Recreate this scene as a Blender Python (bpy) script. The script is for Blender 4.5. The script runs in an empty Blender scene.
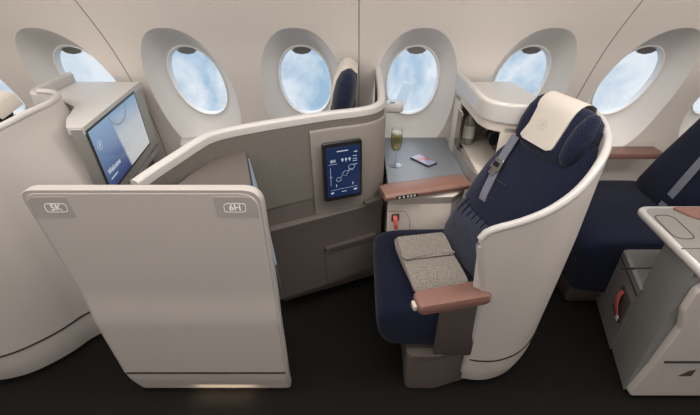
import bpy, bmesh, math, random
from mathutils import Vector, Matrix

random.seed(4)
PI = math.pi
C = bpy.context.scene.collection

# ------------------------------------------------------------------ camera
cam_d = bpy.data.cameras.new('camera')
cam_d.sensor_fit = 'HORIZONTAL'; cam_d.sensor_width = 36.0
cam_d.lens = 36.0 * 380.0 / 700.0
cam_d.shift_x = -9.0 / 700.0
cam_d.clip_start = 0.05
cam = bpy.data.objects.new('camera', cam_d); C.objects.link(cam)
cam.location = (0, 0, 1.64)
cam.rotation_euler = (math.radians(90 - 33.1), 0, 0)
bpy.context.scene.camera = cam

# ------------------------------------------------------------------ world
world = bpy.data.worlds.new('sky'); bpy.context.scene.world = world
world.use_nodes = True
nt = world.node_tree; nt.nodes.clear()
out = nt.nodes.new('ShaderNodeOutputWorld'); bg = nt.nodes.new('ShaderNodeBackground')
tc = nt.nodes.new('ShaderNodeTexCoord')
no = nt.nodes.new('ShaderNodeTexNoise'); no.inputs['Scale'].default_value = 7.0
no.inputs['Detail'].default_value = 8; no.inputs['Roughness'].default_value = 0.55
no.inputs['Distortion'].default_value = 0.4
rp = nt.nodes.new('ShaderNodeValToRGB')
rp.color_ramp.elements[0].position = 0.40; rp.color_ramp.elements[0].color = (0.40, 0.57, 0.74, 1)
rp.color_ramp.elements[1].position = 0.60; rp.color_ramp.elements[1].color = (0.90, 0.94, 0.97, 1)
nt.links.new(tc.outputs['Generated'], no.inputs['Vector'])
nt.links.new(no.outputs['Fac'], rp.inputs['Fac'])
nt.links.new(rp.outputs['Color'], bg.inputs['Color'])
bg.inputs['Strength'].default_value = 1.0
nt.links.new(bg.outputs['Background'], out.inputs['Surface'])

# ------------------------------------------------------------------ view + large lights
vs = bpy.context.scene.view_settings
vs.view_transform = 'Standard'; vs.look = 'None'; vs.gamma = 1.0; vs.exposure = 0.0
vs.use_curve_mapping = False

def area(name, loc, size, sy, power, color, rot=(0, 0, 0), spread=180):
    d = bpy.data.lights.new(name, 'AREA'); d.shape = 'RECTANGLE'
    d.size = size; d.size_y = sy; d.energy = power; d.color = color
    d.spread = math.radians(spread)
    o = bpy.data.objects.new(name, d); C.objects.link(o)
    o.location = loc; o.rotation_euler = rot
    return o
area('ceiling_wash', (0, 0.95, 2.1), 6.0, 0.5, 70, (1.0, 0.955, 0.91), (math.radians(14), 0, 0))
area('aisle_ceiling_light', (0, -0.9, 2.1), 6.0, 0.5, 64, (1.0, 0.965, 0.93), (math.radians(38), 0, 0))

sun_d = bpy.data.lights.new('daylight', 'SUN'); sun_d.energy = 1.2; sun_d.angle = math.radians(50); sun_d.color = (0.92, 0.96, 1.0)
sun = bpy.data.objects.new('daylight', sun_d); C.objects.link(sun)
sun.rotation_euler = Vector((0.10, -1, -0.55)).to_track_quat('-Z', 'Y').to_euler(); sun.location = (0, 4, 3)

# ------------------------------------------------------------------ materials
def mat(name, col, rough=0.5, metal=0.0, noise=0.0, nscale=60, bump=0.0, bscale=300,
        coat=0.0, sheen=0.0, spec=0.5, emit=None, estr=0.0, trans=0.0, ior=1.45, col2=None):
    m = bpy.data.materials.new(name); m.use_nodes = True
    n = m.node_tree; b = n.nodes['Principled BSDF']
    b.inputs['Base Color'].default_value = (*col, 1)
    b.inputs['Roughness'].default_value = rough
    b.inputs['Metallic'].default_value = metal
    b.inputs['Specular IOR Level'].default_value = spec
    b.inputs['IOR'].default_value = ior
    b.inputs['Transmission Weight'].default_value = trans
    b.inputs['Coat Weight'].default_value = coat
    b.inputs['Sheen Weight'].default_value = sheen
    if emit:
        b.inputs['Emission Color'].default_value = (*emit, 1)
        b.inputs['Emission Strength'].default_value = estr
    t = n.nodes.new('ShaderNodeTexCoord')
    if noise > 0:
        x = n.nodes.new('ShaderNodeTexNoise'); x.inputs['Scale'].default_value = nscale
        x.inputs['Detail'].default_value = 4
        r = n.nodes.new('ShaderNodeValToRGB')
        c2 = col2 if col2 else tuple(max(0, c * (1 - noise)) for c in col)
        c1 = tuple(min(1, c * (1 + noise * 0.6)) for c in col)
        r.color_ramp.elements[0].position = 0.35; r.color_ramp.elements[0].color = (*c2, 1)
        r.color_ramp.elements[1].position = 0.65; r.color_ramp.elements[1].color = (*c1, 1)
        n.links.new(t.outputs['Object'], x.inputs['Vector'])
        n.links.new(x.outputs['Fac'], r.inputs['Fac'])
        n.links.new(r.outputs['Color'], b.inputs['Base Color'])
    if bump > 0:
        y = n.nodes.new('ShaderNodeTexNoise'); y.inputs['Scale'].default_value = bscale
        y.inputs['Detail'].default_value = 3
        bm_ = n.nodes.new('ShaderNodeBump'); bm_.inputs['Strength'].default_value = bump
        bm_.inputs['Distance'].default_value = 0.004
        n.links.new(t.outputs['Object'], y.inputs['Vector'])
        n.links.new(y.outputs['Fac'], bm_.inputs['Height'])
        n.links.new(bm_.outputs['Normal'], b.inputs['Normal'])
    return m

def mesh_fabric(name, col, col2, scale):
    """knitted fabric: small dots in rows"""
    m = bpy.data.materials.new(name); m.use_nodes = True
    n = m.node_tree; b = n.nodes['Principled BSDF']
    t = n.nodes.new('ShaderNodeTexCoord')
    v = n.nodes.new('ShaderNodeTexVoronoi'); v.inputs['Scale'].default_value = scale
    v.inputs['Randomness'].default_value = 0.25
    r = n.nodes.new('ShaderNodeValToRGB')
    r.color_ramp.elements[0].position = 0.15; r.color_ramp.elements[0].color = (*col2, 1)
    r.color_ramp.elements[1].position = 0.55; r.color_ramp.elements[1].color = (*col, 1)
    n.links.new(t.outputs['Object'], v.inputs['Vector'])
    n.links.new(v.outputs['Distance'], r.inputs['Fac'])
    n.links.new(r.outputs['Color'], b.inputs['Base Color'])
    bp_ = n.nodes.new('ShaderNodeBump'); bp_.inputs['Strength'].default_value = 0.5
    bp_.inputs['Distance'].default_value = 0.003; bp_.invert = True
    n.links.new(v.outputs['Distance'], bp_.inputs['Height'])
    n.links.new(bp_.outputs['Normal'], b.inputs['Normal'])
    b.inputs['Roughness'].default_value = 0.9
    b.inputs['Sheen Weight'].default_value = 0.15
    b.inputs['Specular IOR Level'].default_value = 0.12
    return m

M = {}
M['wall'] = mat('cabin_wall_plastic', (0.62, 0.565, 0.52), 0.45, noise=0.02, nscale=400)
M['reveal'] = mat('window_reveal_plastic', (0.70, 0.675, 0.65), 0.45, noise=0.02, nscale=400)
M['wall_rim'] = mat('window_frame_white', (0.88, 0.88, 0.88), 0.35)
M['carpet'] = mat('dark_carpet', (0.012, 0.0105, 0.0095), 0.95, noise=0.6, nscale=260, bump=0.8, bscale=420, spec=0.1)
M['ceiling'] = mat('ceiling_plastic', (0.7, 0.66, 0.62), 0.6)
M['side'] = mat('cool_grey_side', (0.20, 0.195, 0.185), 0.45)
M['shell'] = mat('warm_grey_shell', (0.50, 0.46, 0.43), 0.42, noise=0.02, nscale=500)
M['panel'] = mat('door_panel_grey', (0.47, 0.43, 0.405), 0.40, noise=0.02, nscale=500)
M['plate'] = mat('number_plate_grey', (0.37, 0.34, 0.32), 0.4)
M['edge'] = mat('door_edge_grey', (0.40, 0.365, 0.345), 0.4)
M['rim'] = mat('pale_rim', (0.44, 0.42, 0.40), 0.28, coat=0.2)
M['felt'] = mat('woven_grey_fabric', (0.150, 0.135, 0.118), 0.95, noise=0.22, nscale=380, bump=0.5, bscale=500, spec=0.15)
M['taupe'] = mat('taupe_plastic', (0.20, 0.175, 0.155), 0.5, noise=0.03, nscale=500)
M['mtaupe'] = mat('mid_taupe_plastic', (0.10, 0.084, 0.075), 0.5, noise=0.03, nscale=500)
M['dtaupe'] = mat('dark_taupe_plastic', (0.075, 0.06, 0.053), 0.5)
M['groove'] = mat('dark_seam', (0.03, 0.025, 0.022), 0.7)
M['seam'] = mat('wall_seam', (0.20, 0.175, 0.15), 0.7)
M['navy'] = mesh_fabric('navy_knit', (0.004, 0.006, 0.019), (0.017, 0.021, 0.046), 150)
M['navys'] = mat('navy_cloth', (0.0045, 0.0065, 0.020), 0.9, noise=0.25, nscale=300, bump=0.3, bscale=400, spec=0.12, sheen=0.1)
M['lav'] = mesh_fabric('slate_blue_knit', (0.018, 0.021, 0.038), (0.055, 0.061, 0.088), 150)
M['cover'] = mat('cream_leather', (0.50, 0.455, 0.40), 0.5, bump=0.1, bscale=300)
M['logo'] = mat('embossed_mark', (0.42, 0.375, 0.33), 0.5)
M['belt'] = mat('grey_webbing', (0.14, 0.145, 0.18), 0.75, noise=0.2, nscale=500, bump=0.3, bscale=600)
M['metal'] = mat('brushed_metal', (0.55, 0.54, 0.52), 0.3, metal=1.0)
M['satin'] = mat('satin_grey_metal', (0.36, 0.345, 0.325), 0.38, metal=0.6)
M['pink'] = mat('terracotta_leather', (0.20, 0.105, 0.083), 0.42, noise=0.06, nscale=120, bump=0.12, bscale=260)
M['pinkd'] = mat('terracotta_side', (0.34, 0.12, 0.085), 0.45)
M['table'] = mat('slate_tabletop', (0.15, 0.16, 0.178), 0.33, noise=0.03, nscale=300)
M['toplam'] = mat('pale_laminate', (0.47, 0.455, 0.435), 0.35, coat=0.1)
M['foam'] = mat('pale_foam', (0.75, 0.74, 0.68), 0.8)
M['cream'] = mat('cream_plastic', (0.56, 0.50, 0.44), 0.45, noise=0.02, nscale=500)
M['black'] = mat('black_plastic', (0.012, 0.012, 0.013), 0.3)
M['red'] = mat('red_strap', (0.55, 0.10, 0.09), 0.6)
M['blanket'] = mat('heather_blanket', (0.25, 0.222, 0.192), 0.98, noise=0.45, nscale=230, bump=1.0, bscale=300, spec=0.05, sheen=0.2)
M['white'] = mat('white_print', (0.95, 0.95, 0.95), 0.5)
M['whiteglow'] = mat('screen_white', (0.1, 0.1, 0.1), 0.4, emit=(0.75, 0.85, 1.0), estr=0.55)
M['blueglow'] = mat('screen_pale_blue', (0.05, 0.05, 0.06), 0.4, emit=(0.36, 0.44, 0.54), estr=0.45)
M['screen_dark'] = mat('screen_navy', (0.005, 0.008, 0.02), 0.2, emit=(0.006, 0.016, 0.055), estr=1.0)
M['greylight'] = mat('lit_button', (0.3, 0.3, 0.3), 0.4, emit=(0.9, 0.85, 0.75), estr=0.35)
M['bottle'] = mat('dark_bottle_glass', (0.26, 0.23, 0.20), 0.12, spec=0.6)
M['label'] = mat('paper_label', (0.6, 0.57, 0.52), 0.6)
M['wing'] = mat('wing_white', (0.9, 0.92, 0.95), 0.4, emit=None, estr=0)
M['mirror'] = mat('smoked_mirror', (0.20, 0.17, 0.14), 0.15, metal=0.8)

def glass_mat(name, tint, k1=0.35, k0=0.03):
    m = bpy.data.materials.new(name); m.use_nodes = True
    n = m.node_tree; n.nodes.clear()
    o = n.nodes.new('ShaderNodeOutputMaterial'); mx = n.nodes.new('ShaderNodeMixShader')
    tr = n.nodes.new('ShaderNodeBsdfTransparent'); gl = n.nodes.new('ShaderNodeBsdfGlossy')
    lw_ = n.nodes.new('ShaderNodeLayerWeight'); lw_.inputs['Blend'].default_value = 0.5
    fr = n.nodes.new('ShaderNodeMath'); fr.operation = 'POWER'; fr.inputs[1].default_value = 4.0
    n.links.new(lw_.outputs['Facing'], fr.inputs[0])
    ml = n.nodes.new('ShaderNodeMath'); ml.operation = 'MULTIPLY_ADD'; ml.inputs[1].default_value = k1; ml.inputs[2].default_value = k0
    n.links.new(fr.outputs[0], ml.inputs[0])
    tr.inputs['Color'].default_value = (*tint, 1); gl.inputs['Roughness'].default_value = 0.05
    n.links.new(ml.outputs[0], mx.inputs['Fac']); n.links.new(tr.outputs[0], mx.inputs[1])
    n.links.new(gl.outputs[0], mx.inputs[2]); n.links.new(mx.outputs[0], o.inputs['Surface'])
    return m
M['pane'] = glass_mat('window_pane', (0.96, 0.98, 1.0))
M['wineglass'] = glass_mat('clear_glass', (0.93, 0.94, 0.94), 1.0, 0.10)
M['wine'] = glass_mat('pale_sparkling_wine', (0.95, 0.88, 0.55), 0.5, 0.05)
M['screen_sky'] = None

def screen_material():
    """welcome screen: deep blue field at one side, pale cloudy sky on the other (UV based)"""
    m = bpy.data.materials.new('welcome_screen'); m.use_nodes = True
    n = m.node_tree; b = n.nodes['Principled BSDF']
    b.inputs['Base Color'].default_value = (0.01, 0.01, 0.012, 1); b.inputs['Roughness'].default_value = 0.15
    uv = n.nodes.new('ShaderNodeTexCoord'); sp = n.nodes.new('ShaderNodeSeparateXYZ')
    n.links.new(uv.outputs['UV'], sp.inputs[0])
    r1 = n.nodes.new('ShaderNodeValToRGB')   # vertical gradient of the dark field
    r1.color_ramp.elements[0].color = (0.012, 0.03, 0.13, 1); r1.color_ramp.elements[1].color = (0.20, 0.33, 0.50, 1)
    e = r1.color_ramp.elements.new(0.45); e.color = (0.10, 0.16, 0.30, 1)
    r2 = n.nodes.new('ShaderNodeValToRGB')   # vertical gradient of the pale field
    r2.color_ramp.elements[0].color = (0.50, 0.50, 0.50, 1); r2.color_ramp.elements[1].color = (0.16, 0.28, 0.44, 1)
    e = r2.color_ramp.elements.new(0.6); e.color = (0.42, 0.46, 0.50, 1)
    n.links.new(sp.outputs['Y'], r1.inputs['Fac']); n.links.new(sp.outputs['Y'], r2.inputs['Fac'])
    ad = n.nodes.new('ShaderNodeMath'); ad.operation = 'MULTIPLY_ADD'
    ad.inputs[1].default_value = 0.10; n.links.new(sp.outputs['Y'], ad.inputs[0])
    n.links.new(sp.outputs['X'], ad.inputs[2])
    r3 = n.nodes.new('ShaderNodeValToRGB'); r3.color_ramp.elements[0].position = 0.46; r3.color_ramp.elements[1].position = 0.49
    n.links.new(ad.outputs[0], r3.inputs['Fac'])
    mx = n.nodes.new('ShaderNodeMix'); mx.data_type = 'RGBA'
    n.links.new(r3.outputs['Color'], mx.inputs['Factor'])
    n.links.new(r1.outputs['Color'], mx.inputs[6]); n.links.new(r2.outputs['Color'], mx.inputs[7])
    n.links.new(mx.outputs[2], b.inputs['Emission Color']); b.inputs['Emission Strength'].default_value = 0.95
    return m
M['screen_sky'] = screen_material()

# ------------------------------------------------------------------ mesh helpers
def obj(name, bm, m, parent=None, smooth=True, angle=40):
    me = bpy.data.meshes.new(name)
    bmesh.ops.remove_doubles(bm, verts=bm.verts, dist=1e-5)
    bmesh.ops.recalc_face_normals(bm, faces=bm.faces)
    if smooth:
        lim = math.radians(angle)
        for e in bm.edges:
            if len(e.link_faces) == 2:
                e.smooth = e.calc_face_angle(0) < lim
        for f in bm.faces: f.smooth = True
    bm.to_mesh(me); bm.free()
    me.materials.append(m)
    o = bpy.data.objects.new(name, me); C.objects.link(o)
    if parent: o.parent = parent
    return o

def tag(o, label, cat, group=None):
    o['label'] = label; o['category'] = cat
    if group: o['group'] = group
    return o
def thing(name, label, cat, loc=(0, 0, 0), group=None):
    o = bpy.data.objects.new(name, None); C.objects.link(o)
    o.location = loc; o.empty_display_size = 0.05
    return tag(o, label, cat, group)
def struct(o):
    o['kind'] = 'structure'; return o

def loft(bm, rings, closed=True, caps=True):
    vs_ = [[bm.verts.new(p) for p in r] for r in rings]
    n = len(rings[0])
    for i in range(len(rings) - 1):
        for j in range(n if closed else n - 1):
            k = (j + 1) % n
            try: bm.faces.new((vs_[i][j], vs_[i][k], vs_[i + 1][k], vs_[i + 1][j]))
            except ValueError: pass
    if caps and closed:
        bm.faces.new(vs_[0]); bm.faces.new(list(reversed(vs_[-1])))
    return vs_

def box(bm, lo, hi, bev=0.004, seg=2, mtx=None):
    t = bmesh.new(); bmesh.ops.create_cube(t, size=1.0)
    for v in t.verts:
        v.co = Vector([(lo[i] + hi[i]) / 2 + v.co[i] * (hi[i] - lo[i]) for i in range(3)])
    if bev > 0:
        bmesh.ops.bevel(t, geom=list(t.edges), offset=bev, segments=seg, profile=0.5, affect='EDGES')
    if mtx: bmesh.ops.transform(t, matrix=mtx, verts=t.verts)
    me = bpy.data.meshes.new('t'); t.to_mesh(me); t.free(); bm.from_mesh(me); bpy.data.meshes.remove(me)

def poly_round(pts, rad, seg=6):
    """round the corners of a 2D polygon; rad may be a list"""
    res = []; n = len(pts)
    for i in range(n):
        r = rad[i] if isinstance(rad, (list, tuple)) else rad
        p = Vector(pts[i]).to_2d(); a = Vector(pts[i - 1]).to_2d(); b = Vector(pts[(i + 1) % n]).to_2d()
        if r <= 0: res.append((p.x, p.y)); continue
        d1 = (a - p).normalized(); d2 = (b - p).normalized()
        ang = d1.angle(d2); t = min(r / math.tan(ang / 2), (a - p).length * .49, (b - p).length * .49)
        s = p + d1 * t; e = p + d2 * t
        for k in range(seg + 1):
            u = k / seg
            q = s * (1 - u) ** 2 + p * 2 * u * (1 - u) + e * u * u
            res.append((q.x, q.y))
    return res

def plate(bm, pts, d0, d1, frame, bev=0.003):
    """extrude a 2D outline between depths d0<d1 in frame (origin, u, v, n) with small chamfer at both faces"""
    o, u, v, n = [Vector(x) for x in frame]
    cx = sum(p[0] for p in pts) / len(pts); cy = sum(p[1] for p in pts) / len(pts)
    def shrink(p, s):
        dx, dy = p[0] - cx, p[1] - cy; L = math.hypot(dx, dy) or 1
        return (p[0] - dx / L * s, p[1] - dy / L * s)
    rings = []
    for d, s in ((d0, bev), (d0 + bev, 0), (d1 - bev, 0), (d1, bev)):
        rings.append([o + u * q[0] + v * q[1] + n * d for q in (shrink(p, s) for p in pts)])
    loft(bm, rings)

def spline(pts, n):
    """Catmull-Rom through points of any dimension, n samples per span"""
    P = [Vector(p) for p in pts]; P = [P[0] * 2 - P[1]] + P + [P[-1] * 2 - P[-2]]
    res = []
    for i in range(1, len(P) - 2):
        for k in range(n):
            t = k / n
            a, b, c, d = P[i - 1], P[i], P[i + 1], P[i + 2]
            res.append(0.5 * ((2 * b) + (c - a) * t + (2 * a - 5 * b + 4 * c - d) * t * t + (3 * b - a - 3 * c + d) * t ** 3))
    res.append(P[-2]); return res

def tube(bm, pts, r, seg=10, caps=True):
    P = [Vector(p) for p in pts]; rings = []
    up = Vector((0, 0, 1))
    for i, p in enumerate(P):
        t = (P[min(i + 1, len(P) - 1)] - P[max(i - 1, 0)]).normalized()
        if abs(t.dot(up)) > 0.98: up = Vector((1, 0, 0))
        a = t.cross(up).normalized(); b = a.cross(t)
        rr = r[i] if isinstance(r, (list, tuple)) else r
        rings.append([p + a * math.cos(2 * PI * k / seg) * rr + b * math.sin(2 * PI * k / seg) * rr for k in range(seg)])
    loft(bm, rings, caps=caps)

def lathe(bm, prof, loc, seg=28, cap=True):
    rings = [[Vector(loc) + Vector((r * math.cos(2 * PI * k / seg), r * math.sin(2 * PI * k / seg), z)) for k in range(seg)] for r, z in prof]
    loft(bm, rings, caps=cap)

def sweep_plan(path, section):
    """sweep a wall along a plan path. path: list of 2D Vectors; section(i, s)-> list of (offset, z); offset along left normal"""
    bm = bmesh.new(); rings = []
    L = [0]
    for i in range(1, len(path)): L.append(L[-1] + (path[i] - path[i - 1]).length)
    for i, p in enumerate(path):
        t = (path[min(i + 1, len(path) - 1)] - path[max(i - 1, 0)]).normalized()
        nrm = Vector((-t.y, t.x))
        rings.append([(p.x + nrm.x * o, p.y + nrm.y * o, z) for o, z in section(i, L[i] / L[-1])])
    loft(bm, rings); return bm

def rounded_top(w, z0, z1, r=None, n=5):
    """section: wall of width w (centred), rounded top edge"""
    r = r or w / 2 * 0.98
    pts = [(-w / 2, z0)]
    for k in range(n + 1):
        a = PI - k * (PI / 2) / n
        pts.append((-w / 2 + r + r * math.cos(a), z1 - r + r * math.sin(a)))
    for k in range(n + 1):
        a = PI / 2 - k * (PI / 2) / n
        pts.append((w / 2 - r + r * math.cos(a), z1 - r + r * math.sin(a)))
    pts.append((w / 2, z0)); return pts

def pad(bm, stations, seg=28):
    """stations: (centre, u*halfwidth, v*halfthick, exponent)"""
    rings = []
    for c, u, v, n in stations:
        c, u, v = Vector(c), Vector(u), Vector(v); r = []
        for k in range(seg):
            a = 2 * PI * k / seg; ca, sa = math.cos(a), math.sin(a)
            x = math.copysign(abs(ca) ** (2 / n), ca); y = math.copysign(abs(sa) ** (2 / n), sa)
            r.append(c + u * x + v * y)
        rings.append(r)
    loft(bm, rings)

def text(name, s, size, frame, m, parent, ext=0.0008, align='CENTER', sx=1.0):
    cu = bpy.data.curves.new('t', 'FONT'); cu.body = s; cu.size = size; cu.extrude = ext
    cu.align_x = align; cu.align_y = 'CENTER'; cu.offset = size * 0.012
    to = bpy.data.objects.new('t', cu); C.objects.link(to)
    bpy.context.view_layer.update()
    me = bpy.data.meshes.new_from_object(to.evaluated_get(bpy.context.evaluated_depsgraph_get()))
    bpy.data.objects.remove(to); bpy.data.curves.remove(cu)
    o_, u, v, n = [Vector(x) for x in frame]
    for w in me.vertices:
        c = w.co.copy(); w.co = o_ + u * c.x * sx + v * c.y + n * c.z
    me.materials.clear(); me.materials.append(m); me.name = name
    o = bpy.data.objects.new(name, me); C.objects.link(o); o.parent = parent
    return o

def ring2d(bm, pts, w, d, frame, closed=True):
    """thin flat line of width w along 2D pts in frame, raised d"""
    o, u, v, n = [Vector(x) for x in frame]
    P = [Vector(p).to_2d() for p in pts]; N = len(P); inner = []; outer = []
    for i in range(N):
        a = P[(i - 1) % N] if closed or i > 0 else P[i]; b = P[(i + 1) % N] if closed or i < N - 1 else P[i]
        t = (b - a)
        t = t.normalized() if t.length > 0 else Vector((1, 0)); q = Vector((-t.y, t.x)) * w / 2
        inner.append(P[i] - q); outer.append(P[i] + q)
    f = lambda p, h: o + u * p.x + v * p.y + n * h
    rings = [[f(inner[i], 0), f(outer[i], 0), f(outer[i], d), f(inner[i], d)] for i in range(N)]
    if closed: rings.append(rings[0]); loft(bm, rings, caps=False)
    else: loft(bm, rings)

def ellipse(cx, cy, a, b, n=24, t0=0, t1=2 * PI, end=False):
    return [(cx + a * math.cos(t0 + (t1 - t0) * k / n), cy + b * math.sin(t0 + (t1 - t0) * k / n)) for k in range(n + (1 if end else 0))]

def copy_tree(o, parent=None):
    c = o.copy(); C.objects.link(c); c.parent = parent
    for ch in [x for x in bpy.data.objects if x.parent == o and x != c]:
        copy_tree(ch, c)
    return c

# ------------------------------------------------------------------ STRUCTURE
XW = 3.175
bm = bmesh.new(); box(bm, (-XW - .1, -1.6, -0.06), (XW + .1, 2.5, 0.0), 0)
struct(obj('floor', bm, M['carpet'], smooth=False))
bm = bmesh.new(); box(bm, (-XW - .1, -1.6, 2.16), (XW + .1, 2.5, 2.22), 0)
struct(obj('ceiling', bm, M['ceiling'], smooth=False))
bm = bmesh.new(); box(bm, (-XW - .1, -1.66, -0.06), (XW + .1, -1.6, 2.2), 0)
struct(obj('wall_front', bm, M['ceiling'], smooth=False))
for nm, x in (('wall_left', -XW - .1), ('wall_right', XW + .04)):
    bm = bmesh.new(); box(bm, (x, -1.6, -0.06), (x + .06, 1.25, 2.2), 0); box(bm, (x, 1.25, -0.06), (x + .06, 2.29, .5), 0); box(bm, (x, 1.25, .5), (x + .06, 1.95, 1.5), 0); box(bm, (x, 1.25, 1.5), (x + .06, 1.75, 1.7), 0)
    struct(obj(nm, bm, M['ceiling'], smooth=False))

PROF = [(-0.02, 2.285), (0.3, 2.29), (0.6, 2.285), (0.75, 2.27), (0.883, 2.237), (1.06, 2.17), (1.25, 2.085), (1.39, 2.0),
        (1.49, 1.93), (1.6, 1.845), (1.75, 1.71), (1.9, 1.55), (2.05, 1.37), (2.18, 1.2)]
_sp = spline([(z, y) for z, y in PROF], 8)
def prof(z):
    if z <= _sp[0].x: return _sp[0].y
    for i in range(len(_sp) - 1):
        if _sp[i].x <= z <= _sp[i + 1].x:
            t = (z - _sp[i].x) / (_sp[i + 1].x - _sp[i].x + 1e-9); return _sp[i].y * (1 - t) + _sp[i + 1].y * t
    return _sp[-1].y
PITCH = 0.635; ZLO, ZHI = 0.54, 1.56; ZC = 0.975
NA = 96
GY = lambda z: 2.30 - 0.42 * (z - 1.025)          # glass plane
def out_pt(a):                                     # recess outline (x offset, z)
    ca, sa = math.cos(a), math.sin(a); n = 2.35
    x = math.copysign(abs(ca) ** (2 / n), ca); z = math.copysign(abs(sa) ** (2 / n), sa)
    zz = 0.389 * z
    wx = 0.239 * (1 - 0.10 * max(0, z))
    return x * wx, ZC + zz
def in_pt(a, s=1.0):
    ca, sa = math.cos(a), math.sin(a); n = 2.15
    x = math.copysign(abs(ca) ** (2 / n), ca); z = math.copysign(abs(sa) ** (2 / n), sa)
    return 0.152 * x * s, 1.025 + 0.222 * z * s
def rect_pt(a):
    dx, dz = math.cos(a), math.sin(a); hz = (ZHI - ZC) if dz > 0 else (ZC - ZLO)
    s = min(PITCH / 2 / abs(dx) if abs(dx) > 1e-6 else 9, hz / abs(dz) if abs(dz) > 1e-6 else 9)
    return dx * s, ZC + dz * s
angs = [2 * PI * k / NA for k in range(NA)]
for hz in (ZHI - ZC, ZC - ZLO):
    a0 = math.atan2(hz, PITCH / 2)
for a0 in (math.atan2(ZHI - ZC, PITCH / 2), PI - math.atan2(ZHI - ZC, PITCH / 2),
           PI + math.atan2(ZC - ZLO, PITCH / 2), 2 * PI - math.atan2(ZC - ZLO, PITCH / 2)):
    j = min(range(len(angs)), key=lambda i: abs(angs[i] - a0)); angs[j] = a0
wb = bmesh.new(); reveals = []
xcs = [PITCH * (k + 0.5) for k in range(-5, 5)]
for xc in xcs:
    rings = []
    for t in (0, 0.25, 0.5, 0.75, 0.9, 1.0):
        r = []
        for a in angs:
            rx, rz = rect_pt(a); ox, oz = out_pt(a)
            x = rx * (1 - t) + ox * t; z = rz * (1 - t) + oz * t
            r.append((xc + x, prof(z), z))
        rings.append(r)
    loft(wb, rings, caps=False)
    rings = [rings[-1]]
    for t, d in ((0.03, 0.0025), (0.07, 0.007), (0.14, 0.016), (0.3, 0.035), (0.5, 0.060), (0.7, 0.083), (0.85, 0.097), (0.95, 0.100), (1.0, 0.100)):
        r = []
        for a in angs:
            ox, oz = out_pt(a); ix, iz = in_pt(a)
            x = ox * (1 - t) + ix * t; z = oz * (1 - t) + iz * t
            full = GY(z) - prof(z)
            r.append((xc + x, prof(z) + full * (d / 0.1), z))
        rings.append(r)
    rb_ = bmesh.new(); loft(rb_, rings, caps=False); reveals.append(rb_)
def strip(zs):
    for i in range(len(zs) - 1):
        for k in range(-5, 5):
            x0, x1 = PITCH * k, PITCH * (k + 1)
            f = [wb.verts.new(p) for p in ((x0, prof(zs[i]), zs[i]), (x1, prof(zs[i]), zs[i]), (x1, prof(zs[i + 1]), zs[i + 1]), (x0, prof(zs[i + 1]), zs[i + 1]))]
            wb.faces.new(f)
strip([-0.02, 0.2, 0.4, ZLO]); strip([ZHI + (2.17 - ZHI) * k / 12 for k in range(13)])
wall = struct(obj('wall_back', wb, M['wall'], angle=30))
# vertical joints between wall panels
for k in range(-4, 5, 2):
    bm = bmesh.new(); rings = []
    for i in range(60):
        z = 0.01 + (2.1 - 0.01) * i / 59; y = prof(z)
        rings.append([(PITCH * k - .0022, y - .0012, z), (PITCH * k + .0022, y - .0012, z), (PITCH * k + .0022, y + .004, z), (PITCH * k - .0022, y + .004, z)])
    loft(bm, rings); struct(obj('trim_%d' % (k // 2 + 3), bm, M['seam']))
# windows
for i, xc in enumerate(xcs):
    bm = bmesh.new(); rings = []
    for a in angs:
        def q(s, dy):
            x, z = in_pt(a, s); return (xc + x, GY(z) + dy, z)
        rings.append([q(1.03, 0.003), q(1.02, -0.004), q(1.0, -0.005), q(0.98, 0.001), q(0.965, 0.015), q(0.955, 0.035), q(1.03, 0.035)])
    rings.append(rings[0]); loft(bm, rings, caps=False)
    w = struct(obj('window_%d' % (i + 1), bm, M['wall_rim']))
    obj('reveal', reveals[i], M['reveal'], w, angle=60)
    bm = bmesh.new()
    r0 = []; r1 = []
    for a in angs:
        x, z = in_pt(a, 0.962); r0.append((xc + x, GY(z) + 0.024, z)); r1.append((xc + x, GY(z) + 0.028, z))
    loft(bm, [r0, r1]); obj('pane', bm, M['pane'], w, smooth=False)
    # grip of the raised window shade
    bm = bmesh.new(); top = []
    pts = [(-0.055, 1.222), (-0.03, 1.236), (0, 1.241), (0.03, 1.236), (0.055, 1.222), (0.035, 1.205), (0, 1.199), (-0.035, 1.205)]
    loft(bm, [[(xc + x, GY(z) + 0.012, z) for x, z in pts], [(xc + x, GY(z) + 0.030, z) for x, z in pts]])
    obj('shade_grip', bm, M['satin'], w)
# floor path light under the door panel
area('floor_path_light', (-0.60, 0.962, 0.05), 0.26, 0.02, 0.2, (1.0, 0.78, 0.55), (0, 0, 0))
# small lamp that lights the console table
sp = bpy.data.lights.new('console_spot', 'SPOT'); sp.energy = 16; sp.color = (1.0, 0.86, 0.72)
sp.spot_size = math.radians(34); sp.spot_blend = 0.9; sp.shadow_soft_size = 0.02
so = bpy.data.objects.new('console_spot', sp); C.objects.link(so); so.location = (0.42, 1.45, 1.95)
so.rotation_euler = (math.radians(12), 0, 0)

# ------------------------------------------------------------------ winglet seen through a window
bm = bmesh.new()
plate(bm, poly_round([(-.17, -.16), (.03, -.22), (.17, .18), (-.01, .22)], 0.04), -0.03, 0.03,
      ((0.86, 7.3, -0.52), (1, 0, 0), (0, 0.1, 1), (0, -1, 0)), 0.01)
tag(obj('winglet', bm, M['wing']), 'small white aircraft winglet outside, seen through the window above the champagne glass', 'winglet')

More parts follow.
